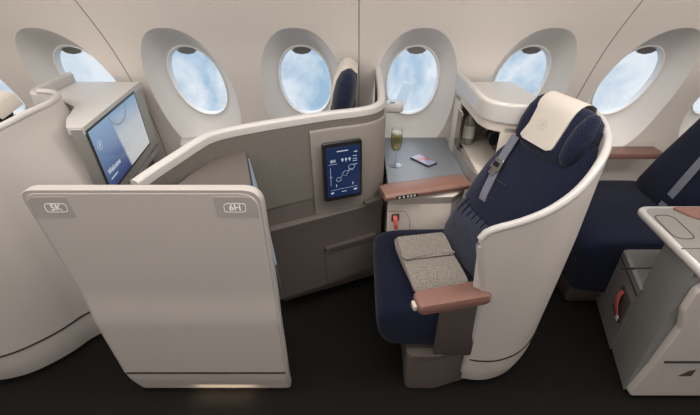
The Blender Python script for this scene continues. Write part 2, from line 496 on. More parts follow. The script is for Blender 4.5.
# ------------------------------------------------------------------ PARTITION between window seat and aisle seat
ppath = spline([(.105, 2.13), (.108, 1.95), (.106, 1.80), (.094, 1.715), (.05, 1.655), (-.02, 1.617), (-.14, 1.575), (-.30, 1.50), (-.44, 1.428), (-.535, 1.365),
                (-.585, 1.30), (-.63, 1.22), (-.685, 1.12), (-.715, 1.055)], 6)
NP = len(ppath)
def ztop(s):   # rim height along the path: rises to the wall, drops slightly at the aisle
    z = 1.10
    if s < 0.24: z += 0.055 * ((0.24 - s) / 0.24) ** 1.3
    if s > 0.8: z -= 0.045 * (s - 0.8) / 0.2
    return z
part = thing('suite_partition', 'curved grey fabric partition with pale rim holding the tablet', 'partition', (0, 0, 0))
bm = sweep_plan(ppath, lambda i, s: [(-.016, .70 if s > .27 else .45), (-.016, ztop(s) - .030), (.016, ztop(s) - .030), (.016, .70 if s > .27 else .45)])
obj('fabric_panel', bm, M['felt'], part)
bm = sweep_plan(ppath, lambda i, s: rounded_top(.036, ztop(s) - .034, ztop(s), .012))
obj('rim', bm, M['rim'], part)
# rounded end column of the partition towards the wall window side
idx = [i for i in range(NP)]
def fl(path, d):
    res = []
    for i, p in enumerate(path):
        t = (path[min(i + 1, len(path) - 1)] - path[max(i - 1, 0)]).normalized(); res.append(p + Vector((-t.y, t.x)) * d)
    return res
i0 = 3; i1 = next(i for i, p in enumerate(ppath) if p.x < -.205)
sub = ppath[i0:i1 + 1]
def blocksec(i, s):
    zb = 0.575
    u = min(1, (1 - s) / 0.04)
    return [(-.010, zb), (.018, zb), (.023, zb + .004), (.025, zb + .01), (.025, 1.022), (.023, 1.028), (.018, 1.032), (-.010, 1.032)]
# the partition path runs wall -> aisle, its left normal faces the seat?  choose side by test
t = (ppath[31] - ppath[29]).normalized(); side = 1 if Vector((-t.y, t.x)).y < 0 else -1
bm = sweep_plan(sub, lambda i, s: [(side * o, z) for o, z in blocksec(i, s)])
obj('tablet_surround', bm, M['taupe'], part)

# footwell cabinet below
fw = thing('footwell_cabinet', 'dark taupe footwell cabinet under the tablet partition', 'cabinet', (0, 0, 0))
a = Vector((.118, 1.665)); b = Vector((-.46, 1.39))
du = (b - a).normalized(); dn = Vector((-du.y, du.x));
if dn.y > 0: dn = -dn
bm = bmesh.new()
foot = [(a.x, a.y), (b.x, b.y), (b.x - .0, b.y + .30), (a.x, a.y + .25)]
rings = []
for z, d in ((0.002, 0.0), (0.125, 0.0), (0.14, 0.0), (0.53, 0.0), (0.555, 0.006), (0.595, 0.012), (0.602, 0.008), (0.606, -.012), (0.70, -.018)):
    q = [(p[0] + dn.x * d, p[1] + dn.y * d, z) for p in foot]
    if z < 0.14: q = [(foot[0][0] - .01, foot[0][1] + .09, z), (foot[1][0] + .03, foot[1][1] + .14, z), (foot[2][0] + .03, foot[2][1], z), (foot[3][0], foot[3][1], z)]
    rings.append(q)
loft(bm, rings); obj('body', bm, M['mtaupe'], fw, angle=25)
fr = ((a.x, a.y, 0), (du.x, du.y, 0), (0, 0, 1), (dn.x, dn.y, 0))
bm = bmesh.new(); plate(bm, poly_round([(.03, .155), (.325, .155), (.325, .385), (.03, .385)], .008), 0, .004, fr, .0015)
dr = obj('drawer', bm, M['mtaupe'], fw)
bm = bmesh.new(); plate(bm, poly_round([(.035, .388), (.325, .388), (.325, .405), (.035, .405)], .006), -.01, .022, fr, .003)
obj('handle', bm, M['dtaupe'], dr)
bm = bmesh.new(); plate(bm, [(.085, .165), (.135, .165), (.135, .172), (.085, .172)], 0, .006, fr, .001)
obj('latch', bm, M['groove'], dr)
# tray rail that sticks out under the surround
bm = bmesh.new(); box(bm, (-.07, -.0225, -.007), (.07, .0225, .007), .004, 2, Matrix.Translation((.085, 1.635, .628)) @ Matrix.Rotation(math.radians(28), 4, 'Z'))
obj('tray_rail', bm, M['dtaupe'], fw)

# tablet
ta, tb = Vector((.012, 1.586)), Vector((-.170, 1.517))
tu = (ta - tb).normalized(); tn = Vector((tu.y, -tu.x)); tc0 = (ta + tb) / 2 + tn * 0.008
tab = thing('tablet', 'black touchscreen tablet in the grey partition showing a dark blue seat control page', 'tablet', (tc0.x, tc0.y, .835))
TW, TH = .092, .146
F = lambda d=0: ((tn.x * d, tn.y * d, 0), (tu.x, tu.y, 0), (0, 0, 1), (tn.x, tn.y, 0))
bm = bmesh.new(); plate(bm, poly_round([(-TW, -TH), (TW, -TH), (TW, TH), (-TW, TH)], .014), -.004, .013, F(), .003)
obj('case', bm, M['black'], tab)
bm = bmesh.new(); plate(bm, poly_round([(-TW + .016, -TH + .022), (TW - .012, -TH + .022), (TW - .012, TH - .022), (-TW + .016, TH - .022)], .006), 0, .0145, F(), .0005)
obj('screen', bm, M['screen_dark'], tab)
FS = F(.0147); bm = bmesh.new()
lw = .0012
ring2d(bm, ellipse(-.022, -.035, .012, .010, 14), lw, .0004, FS)
ring2d(bm, ellipse(.040, .020, .015, .012, 14), lw, .0004, FS)
ring2d(bm, [(-.014, -.028), (-.004, -.014), (.012, -.022), (.03, .006), (.048, .004)], lw, .0004, FS, False)
ring2d(bm, [(-.006, -.010), (.006, .004), (.022, .002), (.034, .012)], lw, .0004, FS, False)
ring2d(bm, [(-.060, -.062), (-.060, .030)], lw, .0004, FS, False)
ring2d(bm, [(-.066, -.018), (-.052, -.018)], lw, .0004, FS, False)
ring2d(bm, [(-.062, -.088), (-.02, -.085), (.03, -.085), (.068, -.084)], lw * .8, .0004, FS, False)
for cx_ in (-.003, .014, .031):
    ring2d(bm, ellipse(cx_, .062, .0035, .004, 8), .004, .0004, FS)
    ring2d(bm, [(cx_, .058), (cx_, .051)], .003, .0004, FS, False)
for cx_ in (-.035, .045): ring2d(bm, [(cx_, -.072), (cx_, -.064), (cx_ + .003, -.060)], .003, .0004, FS, False)
ring2d(bm, [(-.074 + .006, .045), (-.028, .045)], .0012, .0004, FS, False)
for zz in (.072, .058, .048): ring2d(bm, [(.046, zz), (.066, zz)], .0022, .0004, FS, False)
ring2d(bm, [(.046, .030), (.068, .031)], .002, .0004, FS, False)
ring2d(bm, [(.052, .092), (.068, .093)], .004, .0004, FS, False)
ring2d(bm, [(-.062, -.102), (-.048, -.102)], .007, .0004, FS, False)
ring2d(bm, [(.050, -.099), (.066, -.099)], .007, .0004, FS, False)
ring2d(bm, [(-.010, -.101), (.014, -.101)], .0025, .0004, FS, False)
ring2d(bm, [(-.028, .104), (.024, .104)], .004, .0004, FS, False)
obj('seat_diagram', bm, M['whiteglow'], tab)
text('seat_number', '6H', .020, ((FS[0][0] + tu.x * -.047, FS[0][1] + tu.y * -.047, .060), FS[1], FS[2], FS[3]), M['whiteglow'], tab)

# monitor box of the aisle suite (screen faces the seat, seen edge-on)
mon = thing('monitor_cabinet', 'taupe monitor box behind the 6H corner of the door panel', 'monitor', (0, 0, 0))
bm = bmesh.new()
mp = [(-.455, 1.395), (-.345, 1.055), (-.635, 1.055), (-.60, 1.20), (-.56, 1.31), (-.50, 1.375)]
loft(bm, [[(x + (.05 if x > -.47 else 0), y, .55) for x, y in mp]] + [[(x, y, .995) for x, y in mp]] + [[(x * .99 - .004, y, 1.0) for x, y in mp]])
obj('body', bm, M['mtaupe'], mon, angle=20)
mu = Vector((.12, -.365)).normalized()
bm = bmesh.new(); plate(bm, poly_round([(.015, .70), (.37, .70), (.37, .975), (.015, .975)], .01), .002, .007, ((-.455 + .050 * .995 / .445, 1.40, 0), (mu.x, mu.y, 0), (-.1124, 0, 1), (-mu.y, mu.x, 0)), .002)
obj('screen', bm, M['blueglow'], mon)

# ------------------------------------------------------------------ DOOR PANEL 5K 6H
door = thing('suite_door_panel', 'large grey sliding door panel marked 5K and 6H', 'door panel', (0, 0, 0))
X0, X1 = -1.045, -.300
def dp(x, z):
    # the panel face steps gently outwards below the crease
    y = .989 + (0.009 if z > .60 else (-0.004 if z < .47 else -0.004 + .013 * ((z - .47) / .13))) * 1.0
    if z < .10: y += .018 * (1 - z / .10)
    return y
def outline(inset):
    l, r, b_, t_ = X0 + inset, X1 - inset, 0.005 + inset, 1.052 - inset
    P = [(l + .06, b_), (r - .01, b_), (r - .004, .3), (r, t_), (l, t_), (l + .022, .55), (l + .03, .15)]
    return poly_round(P, [.02, .02, 0, .055, .04, .0, .06], 6)
def door_mesh(inset, yoff, th, zs=None):
    o = outline(inset); bm = bmesh.new()
    zc = sorted(set([0.005, .03, .06, .10, .15, .2, .3, .4, .44, .47, .50, .53, .56, .60, .64, .7, .8, .9, 1.0]))
    def xr(z):
        xs = []
        n = len(o)
        for i in range(n):
            (x1, z1), (x2, z2) = o[i], o[(i + 1) % n]
            if (z1 - z) * (z2 - z) <= 0 and abs(z1 - z2) > 1e-9:
                xs.append(x1 + (x2 - x1) * (z - z1) / (z2 - z1))
        return (min(xs), max(xs)) if xs else None
    zl = min(p[1] for p in o); zh = max(p[1] for p in o)
    lv = [zl + .0003] + [zl + .003 * k for k in range(1, 20)] + [z for z in zc if zl + .06 < z < zh - .062] + [zh - .06 + .004 * k for k in range(15)] + [zh - .0003]
    rings = []
    for z in lv:
        a_, b2 = xr(z); n = 10; rb = min(.004, th / 3)
        y = dp(0, z) + yoff
        rings.append([(a_, y + rb, z), (a_ + rb, y, z)] + [(a_ + (b2 - a_) * k / n, y, z) for k in range(1, n)] + [(b2 - rb, y, z), (b2, y + rb, z), (b2, y + th - rb, z), (b2 - rb, y + th, z), (a_ + rb, y + th, z), (a_, y + th - rb, z)])
    loft(bm, rings); return bm
obj('panel', door_mesh(0.0, 0, .034), M['edge'], door)
obj('face', door_mesh(0.011, -.0022, .02), M['panel'], door)
# corner plates and seat numbers
def face_frame(x, z, d): return ((x, dp(0, z) - .0022 - d, z), (1, 0, 0), (0, 0, 1), (0, -1, 0))
for (x0, x1, nm, tx, rl, rr) in ((X0 + .018, X0 + .145, '5K', X0 + .098, .035, 0), (X1 - .150, X1 - .016, '6H', X1 - .088, 0, .05)):
    bm = bmesh.new()
    plate(bm, poly_round([(x0, .955), (x1, .955), (x1, 1.030), (x0, 1.030)], [0, 0, rr, rl]), 0, .0012, ((0, dp(0, 1) - .0022, 0), (1, 0, 0), (0, 0, 1), (0, -1, 0)), .0004)
    pl = obj('number_plate', bm, M['plate'], door)
    f_ = face_frame(tx, .990, .0013)
    text('seat_number', nm, .031, f_, M['white'], pl)
    bm = bmesh.new(); ring2d(bm, poly_round([(-.034, -.0155), (.034, -.0155), (.034, .0155), (-.034, .0155)], [.008, .015, .008, .015], 5), .0018, .0006, f_)
    obj('number_outline', bm, M['white'], pl)
bm = bmesh.new(); box(bm, (X0 + .046, .976, .150), (X1 - .018, .986, .155), 0)
obj('kick_seam', bm, M['groove'], door)

# ------------------------------------------------------------------ SHELL + SEAT (aisle seat)
def build_shell(flare=0.0):
    root = thing('seat_shell', 'tall curved warm grey shell around the aisle side of the champagne seat', 'seat shell')
    plan = spline([(.40, .998), (.50, .988), (.60, .992), (.70, 1.03), (.79, 1.105), (.86, 1.20), (.91, 1.33), (.93, 1.46), (.925, 1.58), (.885, 1.68)] + ([(.82, 1.74), (.74, 1.76)] if flare else [(.87, 1.71)]), 5)
    N = len(plan)
    L = [0]
    for i in range(1, N): L.append(L[-1] + (plan[i] - plan[i - 1]).length)
    ctr = Vector((.50, 1.42))
    zt_pts = [(0, .86), (.018, .885), (.05, .905), (.10, .925), (.2, .975), (.30, 1.03), (.40, 1.085), (.5, 1.12), (.65, 1.14), (1.0, 1.135)]
    def zt(s):
        for i in range(len(zt_pts) - 1):
            if zt_pts[i][0] <= s <= zt_pts[i + 1][0]:
                u = (s - zt_pts[i][0]) / (zt_pts[i + 1][0] - zt_pts[i][0]); return zt_pts[i][1] * (1 - u) + zt_pts[i + 1][1] * u
        return 1.13
    zf = [0.03, .06, .10, .15, .22, .3, .4, .5, .58, .62, .66, .72, .78, .84, .90, .95, 1.0]
    def S(i, w):      # w 0..1 bottom to top
        s = L[i] / L[-1]; top = zt(s); z = .03 + (top - .03) * w
        k = 1.0
        if z < .75: k = 1 - .055 * ((.75 - z) / .72) ** 1.2
        if z < .12: k -= .035 * ((.12 - z) / .09) ** 1.5
        p = ctr + (plan[i] - ctr) * k
        fr_ = max(0, 1 - s / .14)
        q_ = min(1, max(0, (.87 - z) / .27)); sh = .060 * q_ * fr_
        if flare:
            fy = min(1, max(0, (p.y - 1.25) / .3)) * min(1, max(0, (1.82 - p.y) / .12)); sh += flare * min(1, max(0, (1.09 - z) / .45)) * fy
        return Vector((p.x + sh, p.y, z))
    W = [k / 26 for k in range(27)]
    G = [[S(i, w) for w in W] for i in range(N)]
    def nrm(i, j):
        a_ = G[min(i + 1, N - 1)][j] - G[max(i - 1, 0)][j]; a_.z = 0; a_.normalize()
        return Vector((a_.y, -a_.x, 0))
    th = .024
    bm = bmesh.new(); rings = []
    for i in range(N):
        r = [G[i][j] for j in range(27)] + [G[i][j] - nrm(i, j) * th for j in range(26, -1, -1)]
        rings.append(r)
    loft(bm, rings); obj('shell_panel', bm, M['shell'], root, angle=50)
    # rolled rim along the top and down the front edge
    P = [G[i][26] - nrm(i, 26) * th * .5 for i in range(N - 1, -1, -1)]
    P += [G[0][j] - nrm(0, j) * th * .5 for j in range(25, 1, -1)]
    P2 = [P[0]] + [(P[k - 1] + P[k] * 2 + P[k + 1]) / 4 for k in range(1, len(P) - 1)] + [P[-1]]
    bm = bmesh.new(); tube(bm, P2, .0142, 12)
    obj('rim', bm, M['rim'], root)
    # kick seam
    zi = [(.20 - .03) / (zt(L[i] / L[-1]) - .03) for i in range(N)]
    bm = bmesh.new(); rings = []
    for i in range(1, N - 8):
        p = S(i, zi[i]); n_ = nrm(i, 5); h = .004 if i > 2 else .003
        rings.append([p + n_ * .003 + Vector((0, 0, -h)), p + n_ * .003 + Vector((0, 0, h)), p - n_ * .004 + Vector((0, 0, h)), p - n_ * .004 + Vector((0, 0, -h))])
    loft(bm, rings); obj('kick_seam', bm, M['groove'], root)
    return root
shell = build_shell()

def crane(bm, fr, r, lw):
    ring2d(bm, ellipse(0, 0, r, r, 30), lw, .0006, fr)
    q = lambda pts: [(x * r, y * r) for x, y in pts]
    ring2d(bm, q([(-.62, -.30), (-.25, -.12), (.05, .02), (.35, .28), (.72, .42)]), lw * 1.3, .0006, fr, False)
    ring2d(bm, q([(-.05, -.05), (.02, .30), (.22, .62)]), lw * 1.8, .0006, fr, False)
    ring2d(bm, q([(.05, .02), (.30, -.10), (.42, -.30)]), lw * 1.8, .0006, fr, False)
    ring2d(bm, q([(-.25, -.12), (-.30, -.42), (-.20, -.65)]), lw, .0006, fr, False)

def build_seat():
    root = thing('aisle_seat', 'navy airline seat with a cream headrest cover and folded blanket on it', 'seat', (0, 0, 0))
    # seat cushion: profile lofted across Y
    prof_pts = [(.60, .44), (.56, .475), (.45, .483), (.30, .482), (.20, .478), (.13, .466), (.088, .44), (.072, .40), (.078, .34), (.090, .31), (.12, .275), (.19, .26), (.60, .26)]
    pp = [Vector(p) for p in prof_pts]
    cen = Vector((.36, .34)); bm = bmesh.new(); rings = []
    Y0, Y1 = 1.04, 1.585
    for y, k in ((Y0, .90), (Y0 + .006, .955), (Y0 + .02, .985), (Y0 + .045, 1.0), (Y0 + .15, 1.004), ((Y0 + Y1) / 2, 1.005), (Y1 - .15, 1.004), (Y1 - .045, 1.0), (Y1 - .02, .985), (Y1 - .006, .955), (Y1, .90)):
        rings.append([(cen.x + (p.x - cen.x) * (1 - (1 - k) * .6), y, cen.y + (p.y - cen.y) * k) for p in spline(pp + [pp[0]], 3)[:-1]])
    loft(bm, rings); obj('seat_cushion', bm, M['navys'], root)
    # backrest frame vectors
    w = Vector((.30, -.95, 0)).normalized()            # across, towards the aisle
    B = Vector((.50, 1.36, .43)); T = Vector((.80, 1.455, 1.09))
    up = (T - B).normalized(); n = w.cross(up).normalized()
    if n.x > 0: n = -n                                  # n faces the sitter
    bm = bmesh.new(); st = []
    for t, hw, th, b_ in ((-.04, .20, .03, 0), (.0, .245, .05, 0), (.06, .262, .062, .01), (.18, .268, .064, .022), (.35, .268, .056, .022), (.55, .262, .048, .006), (.75, .250, .046, -.006), (.9, .225, .042, -.006), (.97, .195, .036, -.004), (1.0, .15, .022, 0)):
        st.append((B.lerp(T, t) + n * b_ + w * .045, w * hw * .87, n * th, 3.2))
    # smooth stations
    sm = spline([(*c, *(u), *(v), e) for c, u, v, e in [(s[0], s[1], s[2], s[3]) for s in st]] and [[*s[0], *s[1], *s[2], s[3]] for s in st], 3) if False else None
    pad(bm, st, 40); obj('backrest', bm, M['navy'], root, angle=80)
    # lumbar cushion, slate blue
    bm = bmesh.new(); st = []
    for t, hw, th, off in ((.015, .20, .02, .035), (.05, .245, .045, .035), (.12, .262, .058, .040), (.22, .266, .058, .040), (.30, .260, .046, .034), (.345, .235, .02, .030)):
        st.append((B.lerp(T, t * 1.12) + n * off + w * .035, w * hw * .87, n * th, 3.0))
    pad(bm, st, 40); obj('lumbar_cushion', bm, M['lav'], root, angle=80)
    # window-side wing
    bm = bmesh.new(); st = []
    for t, hw, th, off in ((.30, .012, .02, .02), (.38, .030, .040, .03), (.5, .030, .045, .025), (.62, .026, .042, .020), (.72, .018, .034, .012), (.78, .008, .02, 0.005)):
        st.append((B.lerp(T, t) - w * .160 + n * off, w * hw, n * th, 2.2))
    pad(bm, st, 20); obj('side_wing', bm, M['lav'], root, angle=80)
    # headrest
    hw_ = w
    HC = B.lerp(T, .975) + w * .012 + n * .015
    hup = (up + Vector((0, 0, .12))).normalized(); hn = hw_.cross(hup).normalized()
    if hn.x > 0: hn = -hn
    bm = bmesh.new(); st = []
    for t, h2, th in ((-.165, .09, .015), (-.155, .15, .032), (-.13, .19, .042), (-.08, .212, .046), (0, .222, .046), (.06, .218, .042), (.10, .20, .036), (.125, .16, .025), (.135, .11, .012)):
        st.append((HC + hup * t * .78 + hw_ * .012, hw_ * h2 * .80, hn * th, 2.6))
    pad(bm, st, 44)
    head = obj('headrest', bm, M['navy'], root, angle=80)
    # side wings of the headrest, folded forward
    for s in (-1, 1):
        bm = bmesh.new(); st = []
        for t, a_, th in ((-.13, .02, .015), (-.10, .045, .035), (-.03, .055, .045), (.05, .05, .042), (.10, .032, .028), (.12, .012, .012)):
            st.append((HC + hup * t * .82 + hw_ * (s * .130 + .014) + hn * .020, hw_ * a_ * .75, hn * th * .9, 2.3))
        pad(bm, st, 20); obj('headrest_wing', bm, M['navy'], head, angle=80)
    # cover
    SC = .80
    hw0, hup0 = hw_, hup; hw_ = hw_ * SC; hup = hup * SC
    fr = (HC + hn * .050 - hw0 * .014 - hup0 * .004, hw_, hup, hn)
    bm = bmesh.new(); rings = []
    cols = poly_round([(-.115, -.095), (.105, -.105), (.125, .10), (-.12, .10)], [.03, .03, .01, .01], 6)
    def cov(x, y, d):
        # wraps over the top of the headrest
        o_, u_, v_, n_ = fr
        if y > .095: return o_ + u_ * x + v_ * .125 + n_ * (-.05 + d)
        return o_ + u_ * x + v_ * y + n_ * d
    ys = [-.105 + .205 * k / 16 for k in range(17)]
    def span(y):
        k = 0
        if y < -.075: q = (-.075 - y) / .03; k = .03 * (1 - math.sqrt(max(0, 1 - q * q)))
        return (-.118 + k, .118 + k * -1)
    st2 = []
    for y in ys:
        x0_, x1_ = span(y); f_ = lambda x, d: fr[0] + hw_ * x + hup * y + hn * d
        drop = 0 if y < .06 else -.004 * ((y - .06) / .04) ** 2
        st2.append([f_(x0_, -.006 + drop)] + [f_(x0_ + (x1_ - x0_) * k / 8, (.0 if k in (0, 8) else .0035) + drop) for k in range(9)] + [f_(x1_, -.006 + drop)])
    # over the top and down behind
    for (yy, dd) in ((.128, -.014), (.150, -.032), (.160, -.055), (.156, -.088), (.11, -.115)):
        f_ = lambda x, d: fr[0] + hw_ * x + hup * yy + hn * (d + dd)
        st2.append([f_(-.118, -.006)] + [f_(-.118 + .236 * k / 8, 0 if k in (0, 8) else .0035) for k in range(9)] + [f_(.118, -.006)])
    loft(bm, st2); cv = obj('headrest_cover', bm, M['cover'], head, angle=60)
    cv['label'] = 'cream leather headrest cover with an embossed round bird mark'
    bm = bmesh.new(); crane(bm, (fr[0] + hn * .0036 + hup * -.005 - hw_ * .01, hw_, hup, hn), .027, .0026)
    obj('emblem', bm, M['logo'], cv)
    hw_, hup = hw0, hup0
    # shoulder belt
    bw = w * .022
    pts = [(-.112, .84, .052), (-.110, .76, .054), (-.105, .66, .057), (-.09, .55, .060), (-.072, .46, .066), (-.062, .41, .062), (-.052, .35, .048), (-.045, .27, .035)]
    sp_ = spline([(a_, b_, c_) for a_, b_, c_ in pts], 4); bm = bmesh.new(); rings = []
    for a_, b_, c_ in sp_:
        c = B.lerp(T, b_) + w * a_ + n * c_
        rings.append([c - bw, c + bw, c + bw + n * .0035, c - bw + n * .0035])
    loft(bm, rings); bt = obj('shoulder_belt', bm, M['belt'], root)
    c = B.lerp(T, .648) + w * -.103 + n * .064
    up2 = (up + w * .06).normalized(); bm = bmesh.new()
    plate(bm, poly_round([(-.032, -.024), (.032, -.024), (.025, .03), (-.025, .03)], .008), 0, .007, (c, w, up2, n), .002)
    plate(bm, poly_round([(-.018, -.05), (.018, -.05), (.018, -.022), (-.018, -.022)], .004), 0, .005, (c, w, up2, n), .001)
    obj('buckle', bm, M['metal'], bt)
    bm = bmesh.new(); plate(bm, poly_round([(-.018, -.010), (.018, -.010), (.018, .012), (-.018, .012)], .004), .007, .010, (c, w, up2, n), .001)
    obj('buckle_slot', bm, M['black'], bt)
    # stitched horizontal seam on the backrest
    bm = bmesh.new(); c = B.lerp(T, .56)
    ring2d(bm, [(x, .012 * math.cos(x * 9)) for x in [-.10 + .09 * k / 14 for k in range(15)]], .005, .002, (c + n * .052, w, up, n), False)
    obj('stitched_seam', bm, M['groove'], root)
    # pleats at the top of the lumbar cushion
    for k, x in enumerate((-.14, -.105, -.07, -.035, 0, .035)):
        bm = bmesh.new(); c = B.lerp(T, .335) + w * x + n * .076
        tube(bm, [c + up * .03 - n * .014, c + up * .012, c - up * .02 + n * .010, c - up * .05 + n * .012], [.002, .0035, .003, .001], 6)
        obj('pleat', bm, M['navys'], root)
    # aisle armrest
    A = Matrix.Translation((.350, .985, .600)) @ Matrix.Rotation(math.radians(12), 4, 'Z')
    bm = bmesh.new(); plate(bm, poly_round([(-.148, -.036), (.132, -.036), (.132, .052), (-.148, .045)], .020), -.022, .022,
                            (A @ Vector((0, 0, 0)), A.to_3x3() @ Vector((1, 0, 0)), A.to_3x3() @ Vector((0, 1, 0)), (0, 0, 1)), .008)
    ar = obj('armrest', bm, M['pink'], root, angle=60)
    bm = bmesh.new(); box(bm, (-.160, -.012, -.020), (-.130, .020, .004), .003, 2, A); obj('armrest_button', bm, M['cream'], ar)
    bm = bmesh.new(); box(bm, (.315, 1.008, .23), (.475, 1.034, .585), .006); obj('armrest_support', bm, M['dtaupe'], root)
    # base box under the aisle side
    bm = bmesh.new()
    bpoly = poly_round([(.205, 1.0), (.34, 1.0), (.52, 1.055), (.57, 1.12), (.58, 1.45), (.22, 1.45)], [.035, .05, .03, .01, .01, .03], 6)
    rings = [[(x * .98 + .006, y * .99 + .012, .004) for x, y in bpoly], [(x, y, .03) for x, y in bpoly], [(x - .003, y, .205) for x, y in bpoly], [(x - .003, y, .215) for x, y in bpoly]]
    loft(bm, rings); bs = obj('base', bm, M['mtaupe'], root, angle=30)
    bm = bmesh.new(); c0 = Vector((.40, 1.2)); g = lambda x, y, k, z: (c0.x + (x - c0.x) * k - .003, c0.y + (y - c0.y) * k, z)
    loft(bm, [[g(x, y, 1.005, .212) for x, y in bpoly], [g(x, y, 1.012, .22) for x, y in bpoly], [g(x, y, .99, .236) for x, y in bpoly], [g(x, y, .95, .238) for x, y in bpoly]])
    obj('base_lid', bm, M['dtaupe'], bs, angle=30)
    return root
seat = build_seat()

# blanket on the seat
bl = thing('folded_blanket', 'folded heather grey blanket lying on the navy seat cushion', 'blanket', (.32, 1.29, .488))
BU = Vector((.985, .17, 0)).normalized(); BV = Vector((-.17, .985, 0)).normalized()
def blayer(x0, x1, y0, y1, z0, z1, amp=.003, seed=0):
    bm = bmesh.new(); rnd = random.Random(seed); st = []
    n = 10
    ph = rnd.random() * 6
    for k in range(n + 1):
        t = k / n; y = y0 + (y1 - y0) * t
        e = 1.0 if 0 < k < n else .93
        hh = (z1 - z0) / 2 * (1.0 if 0 < k < n else .55)
        c = BU * ((x0 + x1) / 2 + amp * math.sin(ph + 5 * t)) + BV * y + Vector((0, 0, (z0 + z1) / 2 + amp * .5 * math.sin(ph + 9 * t)))
        st.append((c, BU * (x1 - x0) / 2 * e, Vector((0, 0, hh)), 5))
    pad(bm, st, 32); return bm
obj('fold', blayer(-.125, .115, -.175, .17, .0, .020, .003, 1), M['blanket'], bl, angle=80)
obj('fold', blayer(-.128, .112, -.178, .172, .019, .040, .003, 2), M['blanket'], bl, angle=80)
obj('fold', blayer(-.122, .116, .005, .168, .039, .052, .003, 5), M['blanket'], bl, angle=80)
bm = bmesh.new(); pts = []
for k in range(12):
    t = k / 11; pts.append(BU * (-.118 + .232 * t) + BV * (.008 + .006 * math.sin(t * 4) + .012 * t) + Vector((0, 0, .048 + .002 * math.sin(7 * t))))
tube(bm, pts, [.006, .009, .009, .0085, .008, .008, .008, .008, .008, .008, .008, .006], 8); obj('hem', bm, M['blanket'], bl, angle=80)

# ------------------------------------------------------------------ SIDE CONSOLE of aisle seat
con = thing('side_console', 'slate topped side console with terracotta edge below the centre right window', 'console', (0, 0, 0))
ZT = .70
bm = bmesh.new()
top = [(.146, 1.62), (.545, 1.74), (.545, 2.25), (.146, 2.25)]
loft(bm, [[(x, y, ZT - .022) for x, y in top], [(x, y, ZT - .001) for x, y in top], [(x, y, ZT) for x, y in top]])
obj('tabletop', bm, M['table'], con, smooth=False)
# terracotta strip along the edge
e0, e1 = Vector((.124, 1.540)), Vector((.556, 1.662))
eu = (e1 - e0).normalized(); en = Vector((-eu.y, eu.x)); LE = (e1 - e0).length
bm = bmesh.new(); fr = ((e0.x, e0.y, ZT), (eu.x, eu.y, 0), (0, 0, 1), (en.x, en.y, 0))
rings = []
for k in range(13):
    u_ = LE * k / 12; q = 1 if 0 < k < 12 else .9
    sec = [(.0, -.030), (-.006, -.024), (-.008, -.010), (-.003, -.001), (.010, .006), (.06, .008), (.100, .006), (.108, .001), (.108, -.028)]
    rings.append([(e0.x + eu.x * u_ + en.x * a_ * q, e0.y + eu.y * u_ + en.y * a_ * q, ZT + b_) for a_, b_ in sec])
loft(bm, rings); armp = obj('padded_edge', bm, M['pink'], con, angle=35)
fc = ((e0.x - en.x * .008, e0.y - en.y * .008, ZT - .014), (eu.x, eu.y, 0), (0, 0, 1), (-en.x, -en.y, 0))
bm = bmesh.new(); plate(bm, poly_round([(.055, -.009), (.165, -.009), (.165, .009), (.055, .009)], .004), 0, .002, fc, .0006)
cp = obj('button_panel', bm, M['black'], armp)
for x in (.070, .092, .113, .130, .148):
    bm = bmesh.new(); ring2d(bm, ellipse(x, 0, .0035, .004, 10), .003, .003, fc); obj('button', bm, M['greylight'], cp)
# body below
bm = bmesh.new(); rings = []
foot = [(.146, 1.60), (.47, 1.615), (.545, 1.69), (.545, 2.25), (.146, 2.25)]
for z, k in ((0.004, 0), (.47, 0), (.54, .004), (.60, .02), (.65, .0)):
    rings.append([(x, y + (k if y < 1.8 else 0), z) for x, y in foot])
rings.append([(.146, 1.60, .677), (.47, 1.69, .677), (.545, 1.72, .677), (.545, 2.25, .677), (.146, 2.25, .677)])
loft(bm, rings); obj('body', bm, M['cream'], con, angle=25)
fr = ((0, 1.597, 0), (1, 0, 0), (0, 0, 1), (0, -1, 0))
bm = bmesh.new(); ring2d(bm, [(.262, .47), (.262, .52), (.236, .575), (.15, .575)], .003, .002, fr, False); obj('hatch_seam', bm, M['seam'], con)
bm = bmesh.new(); plate(bm, poly_round([(.165, .515), (.205, .520), (.205, .562), (.165, .557)], .004), 0, .003, fr, .001); rc = obj('strap_slot', bm, M['dtaupe'], con)
bm = bmesh.new(); pts = [Vector((.184, 1.590, .552)), Vector((.185, 1.577, .535)), Vector((.187, 1.572, .505)), Vector((.192, 1.576, .478))]
loft(bm, [[p + Vector((-.010, 0, 0)), p + Vector((.010, 0, 0)), p + Vector((.010, .003, 0)), p + Vector((-.010, .003, 0))] for p in spline(pts, 4)])
rs = obj('pull_strap', bm, M['red'], con); rs['label'] = 'small red pull strap'

# champagne glass
def flute(loc):
    g = thing('champagne_glass', 'stemmed glass of pale champagne on the slate console', 'glass', loc)
    bm = bmesh.new(); lathe(bm, [(.0335, 0), (.0335, .0015), (.022, .003), (.006, .006), (.004, .012), (.0036, .06), (.0042, .078), (.007, .084)], (0, 0, 0))
    obj('stem', bm, M['wineglass'], g)
    bm = bmesh.new(); lathe(bm, [(.006, .082), (.022, .096), (.0295, .115), (.031, .15), (.029, .19), (.027, .215), (.0262, .215), (.028, .19), (.030, .15), (.0285, .116), (.021, .098), (.004, .087)], (0, 0, 0), cap=False)
    obj('bowl', bm, M['wineglass'], g)
    bm = bmesh.new(); lathe(bm, [(.004, .088), (.0205, .099), (.028, .117), (.0293, .15), (.0278, .185), (.001, .1852)], (0, 0, 0))
    obj('champagne', bm, M['wine'], g)
    bm = bmesh.new(); lathe(bm, [(.001, .1855), (.0275, .1855), (.0270, .194), (.001, .196)], (0, 0, 0)); obj('foam', bm, M['foam'], g)
    return g
flute((.197, 1.862, ZT))
